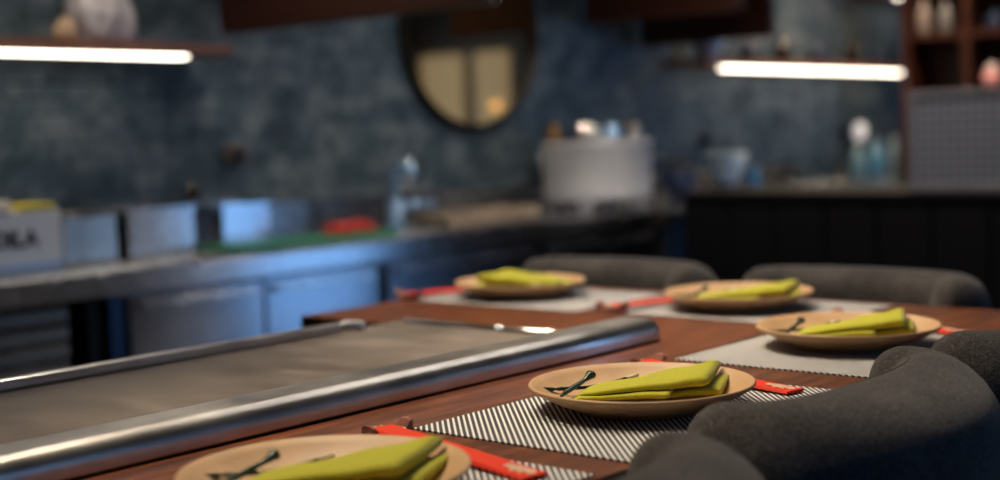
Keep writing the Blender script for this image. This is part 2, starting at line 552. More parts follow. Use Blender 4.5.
# ================================================================ TABLE AND GRIDDLE
GX = 0.43            # end of the griddle
TE = 1.10            # end edge of the table
t = empty('teppanyaki_table', (0, 0, 0), 0, 'long walnut table wrapping around the steel griddle', 'table')
poly = [(-2.4, -.192), (TE, -.192), (TE, 1.155), (GX - .02, 1.155), (GX - .02, .893), (GX, .893), (GX, .29), (-2.4, .29)]
obj('tabletop', prism(poly, TZ - .045, TZ, bev=0.004), WALNUT, t)
obj('base_panel', box(-2.3, TE - .35, .10, .13, 0.0, TZ - .05), RED_WOOD, t)
obj('end_panel', box(TE - .38, TE - .35, .14, 1.1, 0.0, TZ - .05), RED_WOOD, t)
g = empty('griddle', (0, 0, 0), 0, 'long flat steel teppan griddle set into the walnut table', 'griddle')
obj('cooking_plate', box(-2.4, GX - .004, .30, .885, TZ - .03, TZ + .004, 0.001, 1), GRIDDLE, g)
obj('cabinet', box(-2.4, GX - .004, .15, .885, 0.02, TZ - .051), STEEL_D, g)
# thick rounded near rail
W_, H_ = 0.088, 0.040
sec = []
for k in range(9):
    a = PI * .5 * k / 8
    sec.append((.288 + .026 - .026 * math.cos(a), H_ - .026 + .026 * math.sin(a)))
for k in range(7):
    a = PI * .5 * k / 6
    sec.append((.288 + W_ - .018 + .018 * math.sin(a), H_ - .018 + .018 * math.cos(a)))
sec = [(.288, 0.0005)] + [(.288, .006)] + sec + [(.288 + W_, 0.0045)]
xs = [-2.4, -1.6, -.8, -.2, .2, GX + .036]
rings = [[(x, y, TZ + zz) for y, zz in sec] for x in xs]
for s_, dx in ((.90, .042), (.70, .047)):
    cy, cz = .288 + W_ / 2, 0.018
    rings.append([(GX + dx, cy + (y - cy) * s_, TZ + max(.0005, cz + (zz - cz) * s_)) for y, zz in sec])
obj('near_rail', loft(rings), RAIL, g, True)
# far upstand with a curled end
pts = [(-2.4, .872, TZ + .004), (GX - .16, .872, TZ + .004)]
bm = box(-2.4, GX - .17, .862, .884, TZ + .0042, TZ + .022, 0.004, 2)
obj('far_rail', bm, RAIL, g)
obj('rail_end', tube(spline([(GX - .175, .873, TZ + .014), (GX - .155, .872, TZ + .016), (GX - .132, .866, TZ + .014), (GX - .12, .86, TZ + .008), (GX - .118, .858, TZ + .0045)], 5), [.0085] * 20 + [.006], 10), RAIL, g, True)
obj('end_lip', tube([(GX - .012, .382, TZ + .0085), (GX - .012, .62, TZ + .0085), (GX - .012, .858, TZ + .0085)], .0044, 12), CHROME, g, True)

# ================================================================ CHAIRS
def make_chair(label):
    """origin: table edge at the seat, faces +Y; the back wraps around behind"""
    r = empty('tub_chair', (0, 0, 0), 0, label, 'chair', 'charcoal tub chairs around the table')
    R = 0.055
    top, bot = CH_TOP, 0.44
    a, b, y0 = CH_A, CH_B, CH_Y0
    path = []
    N = 30
    for k in range(N + 1):
        th = PI * k / N
        e = CH_E
        c, s = math.cos(th), math.sin(th)
        path.append(Vector((-a * math.copysign(abs(c) ** e, c), y0 - b * abs(s) ** e, 0)))
    path = resample(path, 34)
    def ring(p, tan, k, tp, bulge):
        """section: small inner roll, outer face leaning out and curving back in; k shrinks it at the ends"""
        n = Vector((-tan.y, tan.x, 0))
        ri, ro = .050 * k, bulge * k
        dz = R * (1 - k)
        out = []
        for j in range(7):
            an = PI * .5 * j / 6
            out.append(p + n * (ri * math.cos(an)) + Vector((0, 0, tp - dz - .055 + .055 * math.sin(an))))
        for j in range(1, 8):
            an = PI * .5 * j / 7
            out.append(p - n * (ro * math.sin(an)) + Vector((0, 0, tp - dz - .085 + .085 * math.cos(an))))
        for f, zz in ((.98, .70), (.90, .64), (.74, .57), (.58, .50), (.50, bot)):
            out.append(p - n * ro * f + Vector((0, 0, zz)))
        for f, zz in ((.55, bot), (.75, .52), (.9, .62), (1.0, .72)):
            out.append(p + n * ri * f + Vector((0, 0, zz)))
        return out
    def bulge_at(i):
        return .056 + .058 * math.sin(PI * i / (len(path) - 1)) ** .8
    rings = []
    t0 = (path[1] - path[0]).normalized(); t1 = (path[-1] - path[-2]).normalized()
    for k in range(6):
        ph = PI * .5 * (1 - k / 6) * .985
        rings.append(ring(path[0] - t0 * R * math.sin(ph), t0, math.cos(ph), top, .056))
    for i, p in enumerate(path):
        tn = (path[min(i + 1, len(path) - 1)] - path[max(i - 1, 0)]).normalized()
        rings.append(ring(p, tn, 1.0, top, bulge_at(i)))
    for k in range(1, 7):
        ph = PI * .5 * k / 6 * .985
        rings.append(ring(path[-1] + t1 * R * math.sin(ph), t1, math.cos(ph), top, .056))
    # round the tops of the two ends
    bk = obj('backrest', loft(rings), FABRIC, r, True)
    # stitched seam on the inner top edge
    seam = []
    for i, p in enumerate(path):
        tn = (path[min(i + 1, len(path) - 1)] - path[max(i - 1, 0)]).normalized()
        n = Vector((-tn.y, tn.x, 0))
        an = math.radians(62)
        seam.append(p + n * .05 * math.cos(an) + Vector((0, 0, top - .055 + .055 * math.sin(an) + .0003)))
    obj('seam', tube(seam[2:-2], 0.0011, 6), FABRIC, bk, True)
    # seat cushion and legs (mostly under the table)
    sp = []
    for k in range(40):
        th = 2 * PI * k / 40
        c, s = math.cos(th), math.sin(th)
        sp.append((.19 * math.copysign(abs(c) ** .55, c), y0 + .06 + .195 * math.copysign(abs(s) ** .55, s)))
    bm = prism(sp, .36, .46)
    bmesh.ops.bevel(bm, geom=[e for e in bm.edges if abs(e.verts[0].co.z - e.verts[1].co.z) < 1e-6], offset=.03, segments=3, affect='EDGES', profile=.5)
    obj('seat', bm, FABRIC, r, True)
    for sx in (-1, 1):
        for yy in (y0 - .07, y0 + .18):
            obj('leg', tube([(sx * .15, yy, .37), (sx * .18, yy + (.03 if yy > y0 else -.03), 0.0)], [.018, .011], 10), RED_WOOD, r, True)
    return r

def resample(P, n):
    L = [0]
    for p, q in zip(P, P[1:]):
        L.append(L[-1] + (q - p).length)
    out = []
    j = 0
    for k in range(n + 1):
        d = L[-1] * k / n
        while j < len(P) - 2 and L[j + 1] < d:
            j += 1
        seg = L[j + 1] - L[j]
        f = (d - L[j]) / seg if seg > 0 else 0
        out.append(P[j].lerp(P[j + 1], min(1, max(0, f))))
    return out

def copy_tree(o, parent=None):
    c = o.copy()
    COL.objects.link(c)
    c.parent = parent
    for ch in list(o.children):
        copy_tree(ch, c)
    return c

CH_TOP, CH_A, CH_B, CH_Y0, CH_E = 0.846, 0.222, 0.075, -0.065, 0.9
SEATS = [  # x, y, rotation of the seat frame (right hand = local +X, griddle = local +Y)
    (-0.585, -.02, 0.0), (-0.03, -.02, 0.0), (0.570, -.012, 0.0), (0.880, 0.945, PI / 2), (0.905, 0.395, PI / 2)]
CHAIR_AT = [(-0.595, -.235, 0.0), (0.008, -.203, 0.0), (0.620, -.215, 0.0), (1.13, .925, PI / 2), (1.13, .285, PI / 2)]
CH_LABEL = ['charcoal chair nearest the camera, only a rounded arm tip showing at the bottom edge',
            'charcoal fabric tub chair in sharp focus, its wrapped back filling the lower corner',
            'charcoal chair cut by the photo edge, behind the sharply focused chair',
            'blurred grey tub chair at the far end behind the plate next to the griddle corner',
            'blurred dark tub chair at the far end with its whole broad back showing against black']
chair = make_chair(CH_LABEL[0])
for i, (x, y, rz) in enumerate(CHAIR_AT):
    c = chair if i == 0 else copy_tree(chair)
    c.location = (x, y, 0)
    c.rotation_euler = (0, 0, rz)
    if i > 2: c.scale = (1, 1, .985)
    c['label'] = CH_LABEL[i]

# ================================================================ PLACE SETTINGS
WHERE = ['nearest the camera', 'second nearest the camera, in sharp focus', 'third along the side of the cut off chair',
         'at the far end by the griddle corner', 'at the far end before the dark chair']

def make_placemat(label):
    bm = prism([(-.255, -.162), (.235, -.162), (.235, .170), (-.255, .170)], 0.0004, 0.0022)
    return tag(obj('placemat', bm, STRIPES), label, 'placemat', 'striped placemats')

def make_plate(label):
    r = empty('plate', (0, 0, 0), 0, label, 'plate', 'tan plates on striped placemats')
    prof = [(0, .004), (.078, .004), (.082, 0.0), (.088, 0.0), (.091, .005), (.115, .012), (.140, .0245), (.1485, .0295), (.1505, .0325), (.1490, .0352), (.1460, .0348), (.137, .0285), (.120, .0175), (.100, .0112), (.08, .0098), (0, .0095)]
    prof = [(a * .985, b_) for a, b_ in prof]
    obj('dish', lathe(prof, 72), PLATE, r, True)
    obj('foot_ring', lathe([(.083, .0005), (.083, -.0002), (.087, -.0002), (.087, .0005)], 48), DARK_BROWN, r, True)
    return r

def fold_layer(c0, c1, w0, w1, z0, z1, h0, h1, seed, n=18, sharp=0.45, side=None, grow=1.0):
    """a folded layer of cloth lofted from c0 to c1 (plan points); side: direction across"""
    c0, c1 = Vector((*c0, 0)), Vector((*c1, 0))
    d = (c1 - c0).normalized()
    s = Vector((*side, 0)).normalized() if side else Vector((-d.y, d.x, 0))
    rings = []
    for i in range(n + 1):
        f = i / n
        w = (w0 + (w1 - w0) * f ** grow) * .5
        h = h0 + (h1 - h0) * f
        zb = z0 + (z1 - z0) * f
        p = c0.lerp(c1, f)
        if i == 0: h *= .4
        if i == n: p = p - d * .001; zb += h * .16; h *= .68
        ring = []
        m = 24
        for k in range(m):
            a = 2 * PI * k / m
            cc, ss = math.cos(a), math.sin(a)
            x = w * math.copysign(abs(cc) ** sharp, cc)
            zz = h * .5 * math.copysign(abs(ss) ** .6, ss) + h * .5
            q = p + s * x
            wob = 0.0022 * noise.noise(Vector((q.x * 30 + seed, q.y * 30, seed * 1.7)))
            ring.append(q + Vector((0, 0, zb + zz + wob)) + s * (.0025 * noise.noise(Vector((f * 4, seed, x * 9)))))
        rings.append(ring)
    return loft(rings)

def make_napkin(label):
    r = empty('napkin', (0, 0, 0), 0, label, 'napkin', 'lime napkins on the plates')
    z = .0132
    sd = (.90, .42)
    obj('fold', fold_layer((-.020, .030), (.086, -.076), .050, .122, z, z + .004, .005, .0145, 3, side=sd), NAPKIN, r, True)
    obj('fold', fold_layer((-.062, .062), (.020, -.040), .036, .106, z + .001, z + .007, .006, .011, 9, side=sd), NAPKIN, r, True)
    obj('fold', fold_layer((-.052, .064), (.074, -.066), .036, .142, z + .006, z + .0175, .005, .0185, 5, side=sd, grow=.7), NAPKIN, r, True)
    return r

def make_sprig(label):
    r = empty('leaf_sprig', (0, 0, 0), 0, label, 'leaf', 'dark green leaf sprigs on the plates')
    z = .0165
    p = spline([(-.082, .070, z + .004), (-.058, .080, z + .005), (-.030, .086, z + .008), (-.006, .089, z + .012), (.012, .091, z + .017)], 5)
    n = len(p)
    obj('leaf', tube(p, [0.0022 + .0020 * math.sin(PI * min(1, k / n * 1.2)) + (.0070 * max(0, (k / n - .70) / .3)) for k in range(n)], 8, flat=.8), LEAF, r, True)
    p = spline([(-.046, .104, z + .005), (-.030, .092, z + .0045), (-.010, .078, z + .0045), (.012, .062, z + .008), (.034, .048, z + .0125)], 5)
    n = len(p)
    st = obj('stem', tube(p, [0.0028 - .0012 * k / n for k in range(n)], 8), LEAF, r, True)
    obj('tip_highlight', tube([p[-1], p[-1] + Vector((.014, -.010, .003))], [.0022, .0026], 8), TIP_HIGHLIGHT, st, True)
    p = spline([(-.046, .104, z + .005), (-.055, .110, z + .006), (-.066, .117, z + .009)], 5)
    obj('leaf', tube(p, [.003, .0036, .0042, .0048, .005, .005, .0045, .004, .003, .0022, .001], 8, flat=.5), LEAF, r, True)
    return r

def make_chopsticks(label):
    """paper sleeve with chopsticks; runs from the rest (griddle side) to the diner"""
    r = empty('chopstick_sleeve', (0, 0, 0), 0, label, 'chopsticks', 'red chopstick sleeves')
    A, B = Vector((.240, .166, .0105)), Vector((.180, -.126, .0022))
    d = (B - A).normalized(); s = Vector((d.y, -d.x, 0)).normalized(); up = s.cross(d)
    if up.z < 0: up = -up
    hw, EMS = .0185, 1.0
    rings = []
    n = 10
    for i in range(n + 1):
        f = i / n
        p = A.lerp(B, f)
        h = .0030 + .0008 * math.sin(PI * f)
        rings.append([p - s * hw, p - s * hw * .86 + up * h, p + s * hw * .86 + up * h, p + s * hw, p + s * hw * .5 - up * .0006, p - s * hw * .5 - up * .0006])
    obj('paper_sleeve', loft(rings), RED_PAPER, r)
    for q in (-.0045, .0045):
        obj('chopstick', tube([A + s * q + up * .0010 - d * .006, A + s * q + up * .0010 + d * .03], [.0018, .0022], 8), BAMBOO, r, True)
    # printed cream emblem at the diner's end
    em = [(-.90, -.50), (-.30, -.72), (.55, -.70), (.95, -.2), (.80, .25), (.3, .1), (.62, .62), (.05, .30), (-.05, .72), (-.35, .2), (-.85, .15)]
    bm = bmesh.new()
    vs = []
    for a_, b_ in em:
        p = B - d * .027 + d * (a_ * .028) + s * (b_ * .0165 * EMS + .002) + up * .0044
        vs.append(bm.verts.new(p))
    bm.faces.new(vs)
    bmesh.ops.solidify(bm, geom=bm.faces[:], thickness=.0004)
    tag(obj('emblem', bm, CREAM_INK, r), 'cream printed emblem')
    return r

def make_rest(label):
    c = Vector((.244, .158, 0))
    rings = []
    n = 12
    for i in range(n + 1):
        f = i / n * 2 - 1
        x = f * .034
        h = .0062 + .0135 * min(1, max(0, (abs(f) - .60) / .25))
        zz = .0006
        rings.append([c + Vector((x, -.010, zz)), c + Vector((x, -.010, zz + h * .85)), c + Vector((x, -.005, zz + h)), c + Vector((x, .005, zz + h)), c + Vector((x, .010, zz + h * .85)), c + Vector((x, .010, zz))])
    return tag(obj('chopstick_rest', loft(rings), REST_WOOD), label, 'chopstick rest', 'wooden chopstick rests')

protos = None
for i, (x, y, rz) in enumerate(SEATS):
    w = WHERE[i]
    L = ['striped black and white placemat ' + w, 'round tan plate ' + w, 'folded lime green napkin on the plate ' + w,
         'dark green leaf sprig on the plate ' + w, 'red paper chopstick sleeve ' + w, 'reddish wooden chopstick rest ' + w]
    if protos is None:
        protos = [make_placemat(L[0]), make_plate(L[1]), make_napkin(L[2]), make_sprig(L[3]), make_chopsticks(L[4]), make_rest(L[5])]
        items = protos
    else:
        items = [copy_tree(p) for p in protos]
    for k, o in enumerate(items):
        dz = [0, .0026, .0026, .0026, .0026, .0022][k]
        o.location = (x + (.014 if (i == 3 and k in (2, 3)) else 0), y - (.03 if (i == 3 and k == 0) else .045 if (i > 2 and k > 3) else .042 if (i == 3 and k in (2, 3)) else 0), TZ + dz - (.003 if (i == 3 and k == 2) else 0))
        if i > 2 and k == 2: o.scale = (1.12, 1.12, .95) if i == 4 else (1.05, 1.05, 1.25)
        o.rotation_euler = (0, 0, rz if k not in (2, 3) or i < 3 else (2.9 if i == 3 else -0.1))
        o['label'] = L[k]

# ================================================================ KITCHEN COUNTER
CF, CT = 2.53, 0.78            # front plane and height of the counter
wt = empty('steel_worktop', (0, 0, 0), 0, 'long stainless steel worktop along the slate wall', 'worktop')
obj('top', box(-1.2, 6.88, CF, WY - .035, CT - .03, CT, 0.004, 2), STEEL, wt)
obj('top_return', box(6.881, 8.9, 2.86, WY - .035, CT - .03, CT, 0.004, 2), STEEL, wt)
obj('front_apron', box(-1.2, 3.86, CF - .005, CF + .02, CT - .075, CT - .002, 0.004, 2), STEEL, wt)
obj('back_splash', box(-1.2, 8.9, WY - .06, WY - .036, CT + .0005, CT + .13, 0.003, 1), STEEL, wt)

u = empty('open_shelf_unit', (0, 0, 0), 0, 'open black shelf unit with tan trays under the worktop', 'shelf unit')
for x0, x1 in ((-.62, -.58), (.80, .845)):
    obj('side_panel', box(x0, x1, CF + .03, WY - .08, .02, CT - .08), DARK_IN, u)
obj('back_panel', box(-.58, .80, WY - .11, WY - .085, .02, CT - .08), DARK_IN, u)
obj('bottom_panel', box(-.58, .80, CF + .03, WY - .115, .02, .05), DARK_IN, u)
for zz in (.655, .60, .545, .49, .43):
    tb = obj('tray', box(-.56, .735, CF + .04, WY - .2, zz - .008, zz, .003, 1), TRAY, u)
    obj('tray_lip', box(-.56, .735, CF + .034, CF + .044, zz - .012, zz + .03, .003, 1), TRAY, tb)
obj('foot_rail', box(-.62, .845, CF + .06, CF + .09, 0.0, .02), DARK_IN, u)
tag(obj('corner_post', box(.850, .905, CF + .002, CF + .06, 0, CT - .078, .006, 2), plain('navy_steel_post', (.03, .055, .10), 0.35, metal=0.7)), 'dark blue steel post between shelf unit and fridge', 'post')

def base_unit(name, x0, x1, label, cat, cols, rows, mat, handle_mat, group=None, vertical=False):
    u = empty(name, ((x0 + x1) / 2, CF + .03, 0), 0, label, cat, group)
    cx = (x0 + x1) / 2
    w = x1 - x0
    obj('body', box(-w / 2, w / 2, .0, WY - CF - .12, .08, CT - .08), STEEL_D, u)
    obj('plinth', box(-w / 2 + .02, w / 2 - .02, .04, .3, 0, .078), DARK_IN, u)
    for i in range(cols):
        for j in range(rows):
            a = -w / 2 + .012 + (w - .024) * i / cols + .005
            b = -w / 2 + .012 + (w - .024) * (i + 1) / cols - .005
            H = CT - .08 - .09
            c = .09 + H * j / rows + .005
            d_ = .09 + H * (j + 1) / rows - .005
            dr = obj('door' if rows == 1 else 'drawer', box(a, b, -.022, -.001, c, d_, .004, 2), mat, u)
            hz = d_ - .032
            obj('handle', box(a + .03, b - .03, -.045, -.026, hz - .012, hz + .012, .004, 2), handle_mat, dr)
            for q in (a + .05, b - .05):
                obj('handle_stand', box(q - .006, q + .006, -.03, -.02, hz - .006, hz + .006), handle_mat, dr)
    return u
base_unit('undercounter_fridge', .912, 2.000, 'two door steel fridge under the worktop with blue reflections', 'fridge', 2, 1, STEEL_V, STEEL)
base_unit('drawer_cabinet', 2.012, 2.92, 'dark steel drawer cabinet beside the two door fridge', 'cabinet', 2, 3, STEEL_D, STEEL_D)
base_unit('drawer_cabinet', 2.93, 3.84, 'dark steel drawer cabinet against the black bar', 'cabinet', 2, 3, STEEL_D, STEEL_D)

# ---- things on the counter
def text_mesh(body, size, mat, parent, loc, rot, bold=0.0):
    cu_ = bpy.data.curves.new('lettering', 'FONT')
    cu_.body = body; cu_.size = size; cu_.extrude = 0.0006; cu_.offset = bold
    cu_.align_x = 'LEFT'
    tmp = bpy.data.objects.new('lettering_tmp', cu_)
    COL.objects.link(tmp)
    bpy.context.view_layer.update()
    me = bpy.data.meshes.new_from_object(tmp.evaluated_get(bpy.context.evaluated_depsgraph_get()))
    bpy.data.objects.remove(tmp)
    me.materials.clear(); me.materials.append(mat)
    o = bpy.data.objects.new('lettering', me)
    o.location = loc; o.rotation_euler = rot
    return link(o, parent)

c = empty('carton_box', (.66, 2.72, CT), 0, 'white printed carton with dark letters at the end of the worktop', 'box')
obj('carton', box(-.30, .165, 0.0, .20, 0.0005, .185, .003, 1), WHITE_CARD, c)
tag(text_mesh('IDILA', .070, INK, c, (-.085, -.0012, .082), (PI / 2, 0, 0), .003), 'dark printed letters')
obj('stripe', box(-.30, .165, -.0015, 0.0005, .012, .03), plain('pale_blue_print', (.25, .42, .7), .6), c)
obj('lid', box(-.30, .0, -.004, .16, .186, .222, .003, 1), CREAM, c)
obj('label', box(.03, .15, .0, .16, .186, .205, .003, 1), YELLOW, c)

def bin_steel(name, x, y, w, d, h, label, cat='container', mat=STEEL):
    r = empty(name, (x, y, CT), 0, label, cat)
    bm = bmesh.new()
    T = .004
    box(-w/2, w/2, -d/2, -d/2 + T, 0.001, h, .0015, 1, bm); box(-w/2, w/2, d/2 - T, d/2, 0.001, h, .0015, 1, bm)
    box(-w/2, -w/2 + T, -d/2, d/2, 0.001, h, .0015, 1, bm); box(w/2 - T, w/2, -d/2, d/2, 0.001, h, .0015, 1, bm)
    box(-w/2, w/2, -d/2, d/2, 0.001, .005, 0, 1, bm)
    obj('pan', bm, mat, r)
    bm = bmesh.new()
    box(-w/2 - .012, w/2 + .012, -d/2 - .012, -d/2, h - .006, h, .002, 1, bm); box(-w/2 - .012, w/2 + .012, d/2, d/2 + .012, h - .006, h, .002, 1, bm)
    box(-w/2 - .012, -w/2, -d/2, d/2, h - .006, h, .002, 1, bm); box(w/2, w/2 + .012, -d/2, d/2, h - .006, h, .002, 1, bm)
    obj('rim', bm, CHROME, r)
    return r
bin_steel('steel_container', 1.02, 2.98, .20, .22, .155, 'narrow steel container right beside the white carton', mat=steel('steel_painted_tan_reflection', (.55, .49, .42), .3))  # tan reflection put into the base colour of this steel
bin_steel('steel_container', 1.30, 2.98, .27, .22, .165, 'wide steel container with blue sheen left of the pepper mill')
bin_steel('steel_container', 1.735, 3.04, .22, .16, .15, 'small steel container behind the green cutting board')
m = empty('pepper_mill', (1.487, 2.945, CT), 0, 'tall dark pepper mill before the steel containers', 'pepper mill')
obj('body', lathe([(0, .0005), (.032, .0005), (.033, .02), (.024, .06), (.022, .11), (.028, .15), (.026, .17), (0, .17)], 24), DARK_BROWN, m, True)
obj('cap', lathe([(0, .171), (.02, .171), (.028, .19), (.027, .21), (.012, .228), (.008, .235), (.011, .243), (0, .25)], 24), DARK_BROWN, m, True)
cb = empty('cutting_board', (1.76, 2.72, CT), 0, 'long green plastic cutting board lying on the worktop', 'cutting board')
obj('board', box(-.34, .41, -.11, .13, 0.001, .022, .006, 2), GREEN_BOARD, cb)
obj('grip', box(.411, .45, -.04, .06, .004, .024, .006, 2), GREEN_BOARD, cb)
rc = empty('red_cloth', (2.06, 2.76, CT + .023), .1, 'folded red cloth on the green cutting board', 'cloth')
obj('lower_fold', fold_layer((-.10, 0), (.10, 0), .10, .11, 0, 0, .018, .018, 21), RED_CLOTH, rc, True)
obj('upper_fold', fold_layer((-.09, .005), (.085, .005), .09, .10, .0185, .0185, .016, .02, 22), RED_CLOTH, rc, True)
tp = empty('kitchen_tap', (2.47, 2.93, CT), 0, 'steel mixer tap with painted blue sheen beside the cutting board', 'tap')
obj('base', lathe([(0, .0005), (.04, .0005), (.04, .012), (.034, .03), (.032, .12), (0, .12)], 24), TAP, tp, True)
obj('spout', tube(spline([(0, 0, .11), (0, 0, .20), (-.003, -.015, .24), (-.006, -.05, .255), (-.008, -.09, .245), (-.008, -.11, .22)], 6), .024, 12), TAP, tp, True)
lv = obj('lever', tube([(0.02, -.0, .085), (.09, -.03, .10), (.15, -.05, .09)], [.018, .016, .012], 10), TAP, tp, True)
obj('knob', lathe([(0.02 * math.sin(PI * k / 8), .02 * math.cos(PI * k / 8)) for k in range(9)], 16, (.16, -.05, .092)), TAP, lv, True)
sk = empty('hand_shower', (2.66, 3.03, CT), 0, 'steel rinse sprayer on a thin riser behind the tap', 'tap')
obj('riser', tube([(0, 0, .001), (0, 0, .24)], .008, 10), STEEL, sk, True)
obj('spray_head', lathe([(0.03 * math.sin(PI * k / 10), .265 + .03 * math.cos(PI * k / 10)) for k in range(11)], 20), CHROME, sk, True)
for x, w, y, lb in ((2.73, .24, 2.86, 'tan wooden tray beside the tap'), (3.12, .36, 2.95, 'long tan wooden tray next to the white pot')):
    tr = empty('wooden_tray', (x, y, CT), 0, lb, 'tray', 'wooden trays on the worktop')
    obj('tray_base', box(-w / 2, w / 2, -.10, .10, .001, .014, .003, 1), TRAY_WOOD, tr)
    for a in (-.10, .088):
        obj('tray_side', box(-w / 2, w / 2, a, a + .012, .0145, .05, .003, 1), TRAY_WOOD, tr)
    for a in (-w / 2, w / 2 - .012):
        obj('tray_side', box(a, a + .012, -.087, .087, .0145, .05, .003, 1), TRAY_WOOD, tr)

p = empty('stock_pot', (3.75, 2.86, CT), 0, 'large white pot on short feet with shiny jars on its lid', 'pot')
obj('body', lathe([(0, .055), (.235, .055), (.25, .065), (.255, .08), (.255, .305), (.262, .312), (.262, .322), (0, .322)], 56), WHITE_POT, p, True)
for k in range(4):
    a = k * PI / 2 + .35
    obj('foot', lathe([(0, 0.001), (.028, .001), (.034, .056), (0, .056)], 16, (.19 * math.cos(a), .19 * math.sin(a), 0)), WHITE_POT, p, True)
obj('lid', lathe([(0, .323), (.25, .323), (.25, .329), (.2, .334), (0, .336)], 56), STEEL, p, True)
for s_ in (-1, 1):
    a = 2.36 if s_ > 0 else 2.36 + PI
    cxx, cyy = math.cos(a), math.sin(a)
    obj('side_handle', tube(spline([(.254 * cxx - .05 * cyy, .254 * cyy + .05 * cxx, .25), (.295 * cxx - .05 * cyy, .295 * cyy + .05 * cxx, .25), (.295 * cxx + .05 * cyy, .295 * cyy - .05 * cxx, .25), (.254 * cxx + .05 * cyy, .254 * cyy - .05 * cxx, .25)], 5), .009, 8), CHROME, p, True)
JARS = [(-.20, -.02, .055, BRASS, 'brassy'), (-.055, .10, .085, CHROME, 'tallest chrome'), (-.03, -.10, .06, CHROME, 'bright chrome'), (.075, -.02, .06, steel('blue_tinted_steel', (.35, .6, .9), .15), 'blue tinted'), (.18, .02, .058, steel('grey_satin_steel', (.45, .43, .42), .25), 'dull grey')]
for dx, dy, h, mt, wd_ in JARS:
    # offsets are given along and across the line of sight
    ox = dx * r0.x + dy * fh.x; oy = dx * r0.y + dy * fh.y
    j = empty('spice_jar', (3.75 + ox, 2.86 + oy, CT + .3365), 0, wd_ + ' domed spice jar on the white pot lid', 'jar', 'jars on the pot lid')
    obj('jar_body', lathe([(0, 0), (.034, 0), (.038, .006), (.038, h * .6), (0, h * .6)], 20), mt, j, True)
    obj('dome_lid', lathe([(.04 * math.cos(PI * .5 * k / 8), h * .6 + .001 + .04 * math.sin(PI * .5 * k / 8)) for k in range(9)] , 24), mt, j, True)

# ================================================================ BLACK BAR, CASE, SHELF UNIT
bar = empty('black_bar_counter', (3.9, 0, 0), 0, 'matt black panelled bar counter across the end of the kitchen', 'counter')
obj('carcass', box(.03, .62, .40, 2.5, 0, .825), BLACK, bar)
obj('bar_top', box(-.01, .66, .38, 2.51, .827, .855, .004, 2), BLACK, bar)
y = 2.49
while y > .6:
    obj('panel', box(.004, .028, y - .235, y - .005, .06, .822, .004, 1), BLACK, bar)
    y -= .24
cs = empty('perforated_case', (4.02, 0.95, .857), 0, 'grey perforated metal case standing on the black bar', 'case')
obj('front_panel', box(.012, .03, -.47, .47, .03, .385, .002, 1), PERF, cs)
obj('shell', box(.03, .40, -.49, .49, .0005, .40, .008, 2), plain('grey_case_paint', (.13, .14, .175), .45, metal=.3), cs)
for a, b, c0, c1 in ((-.49, .49, .386, .41), (-.49, .49, .0005, .029)):
    obj('edge_frame', box(.0, .029, a, b, c0, c1, .003, 1), plain('grey_case_edge', (.20, .20, .225), .4, metal=.3), cs)
for a in (-.49, .471):
    obj('edge_frame', box(.0, .029, a, a + .019, .03, .385, .003, 1), plain('grey_case_edge', (.2, .2, .22), .4), cs)

su = empty('wooden_shelf_unit', (7.0, 0, 0), 0, 'dark red wooden shelf unit with cubbies beyond the perforated case', 'shelf unit')
obj('back_panel', box(.30, .32, .9, 2.81, 0, 2.5), RED_WOOD, su)
for yy in (.9, 1.36, 1.88, 2.38, 2.78):
    obj('upright', box(0, .299, yy, yy + .045, 0, 2.5), RED_WOOD, su)
for zz in (.0, .45, .9, 1.30, 1.665, 2.05, 2.46):
    for a, b in ((.946, 1.359), (1.406, 1.879), (1.926, 2.379), (2.426, 2.779)):
        obj('shelf', box(.01, .299, a, b, zz, zz + .035), RED_WOOD, su)
def bottle(x, y, z, h, r_, mat, cap, label, group=None):
    b = empty('bottle', (x, y, z), 0, label, 'bottle', group)
    obj('glass_body', lathe([(0, .0005), (r_ * .9, .0005), (r_, .006), (r_, h * .55), (r_ * .85, h * .64), (r_ * .4, h * .74), (r_ * .36, h * .92), (0, h * .92)], 20), mat, b, True)
    obj('cap', lathe([(0, h * .921), (r_ * .42, h * .921), (r_ * .42, h), (0, h)], 16), cap, b, True)
    return b
bottle(7.10, 2.715, 1.701, .24, .045, plain('pale_label_glass', (.30, .25, .24), .3), SHELF_WOOD, 'pale bottle at the corner of the wooden shelf unit')
bottle(7.12, 2.58, 1.701, .22, .042, plain('grey_label_glass', (.2, .2, .21), .3), RED_WOOD, 'grey bottle beside the pale corner bottle')
bottle(7.10, 2.25, 1.701, .12, .06, NAVY, FIXTURE, 'squat dark blue bottle in the second cubby')
bottle(7.10, 2.11, 1.701, .11, .05, NAVY, FIXTURE, 'smaller squat blue bottle in the second cubby')
jr = empty('ginger_jar', (7.09, 2.27, 1.336), 0, 'pink and white lidded jar above the perforated case', 'jar')
obj('body', lathe([(0, .0005), (.04, .0005), (.06, .05), (.05, .10), (.03, .115), (0, .115)], 24), PINK, jr, True)
obj('lid', lathe([(0, .116), (.036, .116), (.03, .135), (.01, .15), (0, .152)], 20), WHITE_POT, jr, True)

